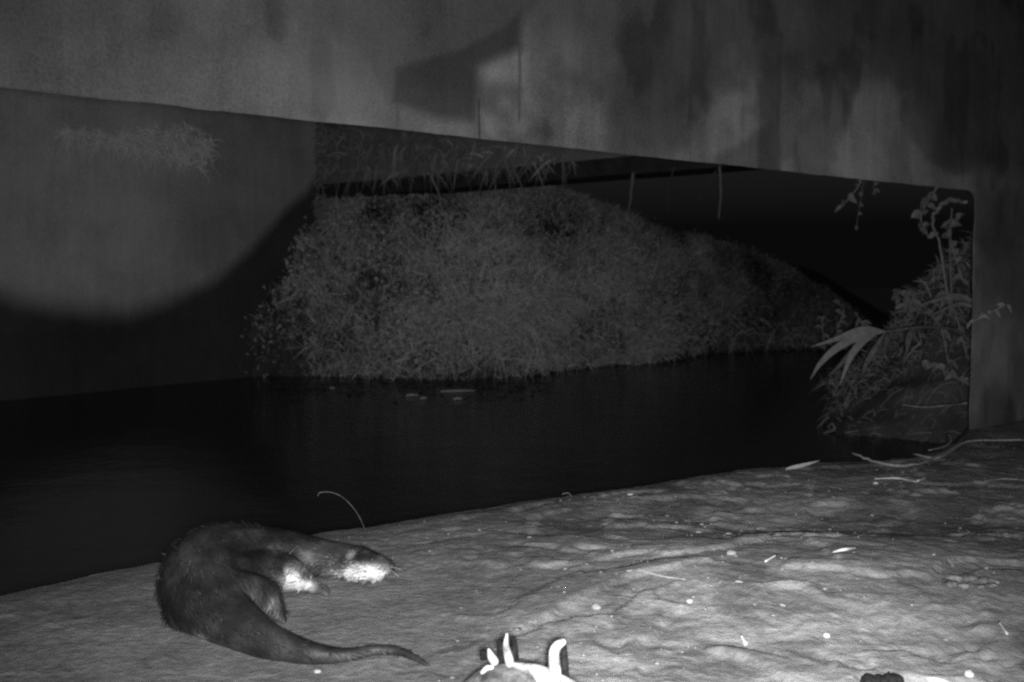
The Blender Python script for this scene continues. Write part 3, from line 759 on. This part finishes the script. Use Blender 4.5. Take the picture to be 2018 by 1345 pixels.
lay([(1808, 948, 0), (1826, 942, 0)], [.003, .002], m_straw, "pale_straw", "tiny straw touching the right tip of the bright one", "straw")
lay([(1940, 952, 0), (1980, 944, 0), (2025, 948, 0)], [.001, .0018, .001], m_twig, "pale_straw", "faint straw at the right margin under the pier", "straw")
lay([(1508, 1107, 0), (1530, 1094, 0)], [.002, .002], m_straw, "pale_straw", "short slanting straw in the middle of the clods", "straw")
lay([(1255, 1132, 0), (1300, 1134, 0), (1352, 1142, 0)], [.001, .002, .001], m_twig, "pale_straw", "long level straw among the slabs of mud", "straw")
lay([(1640, 1088, 0), (1665, 1083, .006), (1690, 1080, 0)], [.0015, .0035, .001], m_dry, "pale_straw", "thick pale splinter over the small hole in the mud", "straw")
lay([(1460, 1252, 0), (1470, 1270, 0)], [.002, .003], m_straw, "pale_straw", "short upright straw on the brightest mud", "straw")
lay([(1826, 1331, 0), (1850, 1337, 0), (1885, 1352, 0)], [.002, .008, .002], m_straw, "pale_straw", "bright flat splinter in the bottom right corner", "straw")
lay([(1968, 1225, 0), (1985, 1250, 0)], [.002, .002], m_dry, "pale_straw", "short straw near the right margin", "straw")

def pebble_mesh(r_, seed, flat=0.6, name="pebble"):
    bm = bmesh.new(); bmesh.ops.create_icosphere(bm, subdivisions=3, radius=1)
    rs = random.Random(seed); o = rs.uniform(0, 90)
    for v in bm.verts:
        k = 1 + 0.5 * float(fbm(np.array([v.co.x * 5]), np.array([v.co.y * 5 + v.co.z * 4 + o]), 2)[0]) + 0.6 * float(fbm(np.array([v.co.x * 1.3 + o + v.co.z]), np.array([v.co.y * 1.3 + o * .7 + v.co.z * .8]), 3)[0])
        v.co = Vector((v.co.x * k, v.co.y * k * .8, v.co.z * k * flat)) * r_
    me = bpy.data.meshes.new(name); bm.to_mesh(me); bm.free(); me.polygons.foreach_set("use_smooth", [True] * len(me.polygons))
    return me
def stone(px, py, r_, mat, lab, cat="stone", name="pebble", group=None, seed=0, flat=.6, sink=.3):
    p = on_ground(px, py); me = pebble_mesh(r_, seed, flat, name); me.materials.append(mat)
    o = bpy.data.objects.new(name, me); COL.objects.link(o); o.location = (p.x, p.y, p.z + r_ * flat * sink); o.rotation_euler = (0, 0, random.uniform(0, 6))
    return tag(o, lab, cat, group)
stone(1629, 1254, .0065, m_straw, "brightest white pebble on the pale mud mound", seed=1)
stone(1175, 1199, .009, m_clod2, "pale rounded pebble left of the mud mound", seed=2)
stone(1242, 970, .010, m_straw, "white flake at the bank edge near the middle", seed=3, flat=.3)
stone(1442, 1092, .010, m_clod2, "pale lump in the clods between the long straw and the slanting straw", seed=4)
stone(1910, 1331, .009, m_straw, "small white pebble in the bottom right corner beside the splinter", seed=5)
stone(1726, 954, .008, m_straw, "white speck left of the bright straw below the long twig", seed=6)
stone(1360, 1186, .007, m_stone, "small pale pebble above the mud mound", seed=7)
stone(625, 1325, .006, m_stone, "small white crumb below the otter's tail", seed=8)
me1 = None
for k in range(24):
    px = random.uniform(820, 1980); py = random.uniform(1010, 1230)
    if py > 1240 - (px - 1100) * .1 and px < 1500: continue
    if me1 is None or k % 6 == 0: me1 = pebble_mesh(1.0, 50 + k); me1.materials.append(m_clod2)
    p = on_ground(px, py); o = bpy.data.objects.new("small_pebble", me1); COL.objects.link(o)
    s0 = random.uniform(.0025, .0055); o.scale = (s0 * random.uniform(1, 1.8), s0, s0 * .8); o.location = (p.x, p.y, p.z + s0 * .2); o.rotation_euler = (0, 0, random.uniform(0, 6))
    tag(o, "one of many small pale pebbles scattered over the cloddy mud", "pebble", "small pebbles on the mud")
# dark dropping / clump in a ring, right
root = empty("dark_clump", on_ground(1912, 1150)); q0 = root.location.copy()
for k in range(9):
    a = k / 9 * 2 * math.pi; me = pebble_mesh(random.uniform(.009, .018), 200 + k, .42, "lump"); me.materials.append(m_clod if k % 3 == 0 else m_bark)
    o = bpy.data.objects.new("lump", me); COL.objects.link(o); o.parent = root
    o.location = (math.cos(a) * .042, math.sin(a) * .028, .002)
tag(root, "ring of dark lumps lying on the mud near the right margin", "clump")
root = empty("dark_stone", on_ground(1742, 1352)); q0 = root.location.copy()
for k, (dx, r_) in enumerate(((-.018, .015), (-.004, .014), (.010, .013), (.022, .012))):
    me = pebble_mesh(r_, 300 + k, .8, "lump"); me.materials.append(m_dark); o = bpy.data.objects.new("lump", me); COL.objects.link(o); o.parent = root; o.location = (dx, .004 * k, .004)
tag(root, "lumpy black stone cut by the bottom edge of the photo at right", "stone")
# loose crumbs of mud
n = 2600
cx = RS.uniform(-0.5, 2.4, n); cy = RS.uniform(1.35, 3.9, n)
dens = fbm(cx * 4, cy * 6, 3)
k = (cy < edge_y(cx) - 0.02) & (RS.rand(n) < np.clip(0.35 + 3 * dens, .05, 1)); cx = cx[k]; cy = cy[k]; n = len(cx)
k = ((cx + .42) / .33) ** 2 + ((cy - 1.85) / .33) ** 2 > 1; cx = cx[k]; cy = cy[k]; n = len(cx)
cz = ground_z(cx, cy); cr_ = RS.uniform(.0012, .0042, n) * (1 + (RS.rand(n) < .06))
oct_ = np.array([[1, 0, 0], [0, 1, 0], [-1, 0, 0], [0, -1, 0], [0, 0, .8], [0, 0, -.6], [.6, .6, .45], [-.6, .6, .4], [-.6, -.6, .5], [.6, -.6, .4]])
tri = np.array([[0, 6, 4], [6, 1, 4], [1, 7, 4], [7, 2, 4], [2, 8, 4], [8, 3, 4], [3, 9, 4], [9, 0, 4], [0, 5, 6], [6, 5, 1], [1, 5, 7], [7, 5, 2], [2, 5, 8], [8, 5, 3], [3, 5, 9], [9, 5, 0]])
V = (oct_[None] * (1 + RS.uniform(-.3, .3, (n, 10, 1))) * cr_[:, None, None] * np.stack([RS.uniform(.8, 1.8, n), RS.uniform(.8, 1.3, n), RS.uniform(.5, 1, n)], 1)[:, None]) + np.stack([cx, cy, cz + cr_ * .3], 1)[:, None]
me = mesh_np("mud_crumbs", V.reshape(-1, 3), [(tri[None] + np.arange(n)[:, None, None] * 10).reshape(-1, 3)])
tag(link("mud_crumbs", me, m_clod), "loose crumbs and clods of mud strewn over the near bank", "mud crumbs", None, "stuff")

# ------------------------------------------------------------------ pale snag with prongs at the bottom edge
SD = 1.42
def sp(px, py, d=SD): return fwd_pixel(px, py, d)
def remesh_obj(name, blobs, mat, vox, parent=None, smooth_it=4, attr=None):
    """blobs: list of (center, radius vector or float). One continuous surface."""
    bm = bmesh.new()
    for c, r_ in blobs:
        rv = Vector((r_, r_, r_)) if not hasattr(r_, '__len__') else Vector(r_)
        bmesh.ops.create_icosphere(bm, subdivisions=2, radius=1, matrix=Matrix.Translation(Vector(c)) @ Matrix.Diagonal((*rv, 1)))
    me = bpy.data.meshes.new("tmp"); bm.to_mesh(me); bm.free()
    o = bpy.data.objects.new("tmp", me); COL.objects.link(o)
    rm = o.modifiers.new("r", 'REMESH'); rm.mode = 'VOXEL'; rm.voxel_size = vox
    sm = o.modifiers.new("s", 'SMOOTH'); sm.iterations = smooth_it; sm.factor = 0.5
    dg = bpy.context.evaluated_depsgraph_get()
    me2 = bpy.data.meshes.new_from_object(o.evaluated_get(dg))
    bpy.data.objects.remove(o)
    me2.name = name
    ob = link(name, me2, mat, parent)
    return ob
def chain(pts, m=8):
    """pts (x,y,z,r) -> dense blobs"""
    return [(Vector(s[:3]), float(s[3])) for s in smooth_path([tuple(p) for p in pts], m)]
root = empty("pale_snag", (*sp(1030, 1340)[:2], 0.0)); q0 = root.location.copy()
def rel(px, py, r_, d=SD): p = sp(px, py, d) - q0; return (p.x, p.y, p.z, r_)
m_white = plain_mat("bleached_wood", 0.07, 0.5, 38, 0.7, 0.8, 0.006)
body = remesh_obj("stump", chain([rel(925, 1400, .03, 1.46), rel(955, 1365, .030, 1.45), rel(1000, 1352, .032, 1.45), rel(1040, 1360, .028, 1.44), rel(1060, 1400, .032, 1.42)]), m_bark, .003, root)
ridge = remesh_obj("root_ridge", chain([rel(1004, 1309, .004, 1.43), rel(1030, 1315, .006, 1.42), rel(1060, 1324, .010, 1.40), rel(1085, 1348, .018, 1.39), rel(1115, 1372, .024, 1.39)]), m_white, .0022, root, 2)
remesh_obj("prong", chain([rel(1094, 1340, .0095, 1.38), rel(1093, 1310, .0080, 1.38), rel(1092, 1285, .0072, 1.38), rel(1099, 1272, .0062, 1.38), rel(1109, 1266, .0048, 1.38)]), m_white, .0015, root, 2)
remesh_obj("prong", chain([rel(1005, 1308, .0065, 1.43), rel(1001, 1290, .0060, 1.43), rel(997, 1272, .0045, 1.43), rel(999, 1250, .0022, 1.43)]), m_white, .0015, root, 2)
remesh_obj("prong", chain([rel(974, 1304, .0065, 1.42), rel(968, 1294, .0055, 1.42), rel(963, 1280, .0020, 1.42)]), m_white, .0015, root, 2)
remesh_obj("prong", chain([rel(950, 1326, .0030, 1.41), rel(960, 1317, .0040, 1.41), rel(970, 1316, .0030, 1.41)]), m_white, .0015, root, 2)
tag(root, "bleached snag with three upright white prongs at the bottom edge", "snag")
# dark slivers added behind the prongs to stand for their shadows
for (a, b_, c_, d_) in ((1087, 1325, 1083, 1278), (1113, 1335, 1112, 1272), (990, 1300, 985, 1262), (1015, 1300, 1012, 1255), (955, 1300, 952, 1282)):
    tube("shadow_sliver", [Vector(rel(a, b_, 0, 1.40 if a > 1050 else 1.445)[:3]), Vector(rel((a + c_) / 2, (b_ + d_) / 2, 0, 1.40 if a > 1050 else 1.445)[:3]), Vector(rel(c_, d_, 0, 1.40 if a > 1050 else 1.445)[:3])], [.006, .005, .003], m_dark, root, origin=(0, 0, 0))

# ------------------------------------------------------------------ the otter
ot = empty("otter", (-0.5, 1.9, 0.0)); q0 = ot.location.copy()
def op(px, py, d, r_): p = fwd_pixel(px, py, d) - q0; return (p.x, p.y, p.z, r_)
blobs = []
blobs += chain([op(455, 1222, 1.77, .042), op(425, 1196, 1.81, .060), op(404, 1164, 1.87, .077), op(412, 1128, 1.95, .083), op(458, 1112, 2.02, .079),
                op(510, 1104, 2.08, .067), op(560, 1096, 2.12, .053), op(608, 1097, 2.13, .042), op(650, 1104, 2.12, .037), op(690, 1108, 2.10, .035)], 14)
blobs += chain([op(445, 1170, 1.90, .076), op(480, 1150, 1.96, .066), op(520, 1132, 2.03, .055)], 10)          # belly and flank
blobs += chain([op(430, 1195, 1.83, .066), op(472, 1190, 1.84, .058), op(505, 1182, 1.87, .044)], 10)         # near haunch
blobs += chain([op(540, 1125, 2.06, .043), op(565, 1132, 2.035, .036), op(585, 1138, 2.03, .028)], 8)         # chest
# tail
blobs += chain([op(440, 1212, 1.79, .052), op(480, 1238, 1.745, .040), op(520, 1260, 1.705, .031), op(560, 1274, 1.68, .0245), op(605, 1286, 1.66, .019), op(650, 1292, 1.655, .0140), op(695, 1290, 1.66, .0105),
                op(735, 1282, 1.675, .0090), op(790, 1285, 1.67, .0078), op(845, 1312, 1.635, .0040)], 26)
# head: skull, cheeks, muzzle, jaw
blobs += [(Vector(op(705, 1106, 2.09, 0)[:3]), (.038, .034, .030)), (Vector(op(722, 1110, 2.07, 0)[:3]), (.033, .028, .026))]
blobs += chain([op(725, 1110, 2.07, .026), op(745, 1114, 2.06, .021), op(763, 1117, 2.05, .015)], 6)
blobs += chain([op(700, 1126, 2.07, .022), op(730, 1130, 2.055, .019), op(752, 1128, 2.05, .012)], 6)
# legs and paws
def paw(cx, cy, d, dirx, n=5, r_=.0075, spread=8, ln=18):
    out = []
    for k in range(n):
        o_ = (k - (n - 1) / 2)
        out += chain([op(cx, cy, d, r_ * 1.3), op(cx + dirx * ln * .6, cy + 2 + o_ * spread * .25, d - o_ * .006, r_), op(cx + dirx * ln * (1.25 - .08 * abs(o_)), cy + 5 + o_ * spread * .4, d - o_ * .010, r_ * .7)], 5)
    return out
blobs += chain([op(560, 1125, 2.06, .034), op(585, 1142, 2.04, .024), op(605, 1152, 2.035, .017), op(622, 1160, 2.03, .013)], 8) + paw(625, 1161, 2.03, 1)
blobs += chain([op(590, 1105, 2.16, .03), op(620, 1118, 2.19, .018), op(640, 1126, 2.20, .013)], 8) + paw(642, 1127, 2.20, 1)
blobs += chain([op(500, 1190, 1.86, .040), op(528, 1200, 1.87, .026), op(545, 1212, 1.88, .016)], 8) + paw(547, 1215, 1.87, .8, ln=15)
blobs += chain([op(370, 1205, 1.84, .040), op(372, 1228, 1.82, .022), op(395, 1243, 1.80, .014)], 8) + paw(398, 1245, 1.80, 1)
m_fur, t, b = new_mat("otter_coat", 0.55, 0.35)
at = N(t, "ShaderNodeAttribute", attribute_name="tone")
tc = N(t, "ShaderNodeTexCoord"); no = N(t, "ShaderNodeTexNoise", Scale=38.0, Detail=6.0, Roughness=0.7)
t.links.new(tc.outputs["Object"], no.inputs["Vector"])
s = mathn(t, 'ADD', at.outputs["Fac"], mathn(t, 'MULTIPLY', mathn(t, 'SUBTRACT', no.outputs["Fac"], 0.5), 0.16))
r = ramp(t, s, [(0.0, 0.010), (0.10, 0.022), (0.22, 0.050), (0.4, 0.09), (0.75, 0.30), (1.0, 0.55)])
t.links.new(r.outputs[0], b.inputs["Base Color"])
body = remesh_obj("body", blobs, m_fur, .0032, ot, 9)
me = body.data
nv = len(me.vertices); co = np.empty(nv * 3, np.float32); me.vertices.foreach_get("co", co); co = co.reshape(-1, 3)
nrm = np.empty(nv * 3, np.float32); me.vertices.foreach_get("normal", nrm); nrm = nrm.reshape(-1, 3)
def tone_at(P_):
    tn = np.full(len(P_), 0.095)
    def g(px, py, d, sx, sz, amt, sy=.05):
        c = op(px, py, d, 0); q = ((P_[:, 0] - c[0]) / sx) ** 2 + ((P_[:, 1] - c[1]) / sy) ** 2 + ((P_[:, 2] - c[2]) / sz) ** 2
        return amt * np.exp(-q ** 1.4)
    tn += g(700, 1133, 2.04, .032, .020, .95); tn += g(738, 1133, 2.03, .028, .018, .9); tn += g(668, 1136, 2.07, .03, .014, .45)
    tn += g(752, 1101, 2.03, .012, .006, .6, .03); tn += g(690, 1094, 2.05, .010, .006, .5, .03); tn -= g(715, 1105, 2.04, .02, .008, .25, .04)
    tn += g(572, 1148, 2.0, .028, .026, .95, .06); tn += g(600, 1160, 2.0, .022, .014, .75, .06); tn += g(635, 1166, 2.02, .022, .012, .4, .05)
    tn += g(725, 1082, 2.05, .020, .010, .45, .03); tn += g(545, 1200, 1.83, .016, .028, .5, .05); tn += g(405, 1248, 1.78, .018, .008, .5, .04)
    tn += g(540, 1085, 2.03, .012, .012, .28, .03); tn += g(530, 1150, 1.95, .022, .05, .2, .06); tn += g(585, 1110, 2.06, .05, .03, .10, .05)
    tn += g(640, 1085, 2.09, .05, .03, .08, .05)
    ns = fbm(P_[:, 0] * 55 + P_[:, 1] * 40, P_[:, 2] * 60 + P_[:, 1] * 20, 4)
    tn = tn * (1 + 1.6 * ns * np.clip(tn * 2.2, 0.5, 1)) + .34 * np.clip(fbm(P_[:, 0] * 22 + 4, P_[:, 2] * 26 + P_[:, 1] * 14, 4), -.25, 1)
    return np.clip(tn, 0, 1)
at = me.attributes.new("tone", 'FLOAT', 'POINT'); at.data.foreach_set("value", tone_at(co).astype(np.float32))
# short wet fur, lying backwards along the body
spine = np.array([op(700, 1108, 2.09, 0)[:3], op(612, 1096, 2.13, 0)[:3], op(520, 1103, 2.09, 0)[:3], op(420, 1124, 1.95, 0)[:3], op(402, 1160, 1.86, 0)[:3], op(440, 1212, 1.79, 0)[:3], op(545, 1268, 1.68, 0)[:3], op(645, 1292, 1.655, 0)[:3], op(845, 1312, 1.64, 0)[:3]])
sden = np.array(smooth_path([tuple(p) for p in spine], 10)); stan = np.gradient(sden, axis=0); stan /= np.linalg.norm(stan, axis=1, keepdims=True)
NF = 60000
idx = RS.randint(0, nv, NF); pc = co[idx]; pn = nrm[idx]
keep = pc[:, 2] > 0.012; pc = pc[keep]; pn = pn[keep]; idx = idx[keep]; NF = len(pc)
near = np.argmin(((pc[:, None, :] - sden[None]) ** 2).sum(-1), 1)
fl_ = stan[near]; fl_ = fl_ - (fl_ * pn).sum(1, keepdims=True) * pn
fl_ = fl_ / (np.linalg.norm(fl_, axis=1, keepdims=True) + 1e-6) + pn * 0.08 + RS.normal(0, .24, (NF, 3)) + np.array([0, 0, -.25])
tn = tone_at(pc); tl_ = np.interp(pc[:, 0], [-.1, .02, .35], [1, .8, .4])
ltn = np.clip(tn * RS.uniform(.25, 2.1, NF) + RS.normal(0, .03, NF) + .14 * (RS.rand(NF) < .08), 0, 1)
length = RS.uniform(.009, .024, NF) * np.where(near > 52, .55, 1) * np.where(near < 12, .5, 1)
me = blades("fur", pc - pn * .0006, fl_, length, RS.uniform(.0009, .0024, NF), ltn, m_fur, 0.05, face=pn)
link("fur", me, m_fur, ot, smooth=False)
# ears, eye, nose, whiskers
def small(name, px, py, d, rv, mat, rot=0):
    bm = bmesh.new(); bmesh.ops.create_icosphere(bm, subdivisions=3, radius=1); me = bpy.data.meshes.new(name)
    for v in bm.verts: v.co = Vector((v.co.x * rv[0], v.co.y * rv[1], v.co.z * rv[2]))
    bm.to_mesh(me); bm.free(); o = link(name, me, mat, ot); o.location = Vector(op(px, py, d, 0)[:3]); o.rotation_euler = (0, rot, 0); return o
m_ear = plain_mat("ear_skin", 0.05, 0.12, 80, .6)
m_nose = plain_mat("nose_skin", 0.02, 0.05, 80, .35)
small("ear", 689, 1096, 2.055, (.010, .004, .008), m_ear, -.5)
small("ear", 694, 1083, 2.10, (.009, .003, .008), m_ear, -.5)
small("nose", 772, 1115, 2.045, (.006, .007, .005), m_nose)
small("eye", 733, 1104, 2.045, (.004, .003, .004), m_nose)
for k in range(2):
    a = random.uniform(-.3, .6)
    p0 = Vector(op(757, 1122, 2.04, 0)[:3]); p2 = p0 + Vector((.028 + .006 * random.random(), -.02, .012 * a * 2 - .004)); p1 = p0.lerp(p2, .5) + Vector((0, 0, .004))
    tube("whisker", [p0, p1, p2], [.0004, .0003, .0002], m_straw, ot, n=4, m=3, origin=(0, 0, 0))
m_bright = m_ear
tag(ot, "dark wet otter curled on the mud bank with pale throat and chest, looking right", "otter")
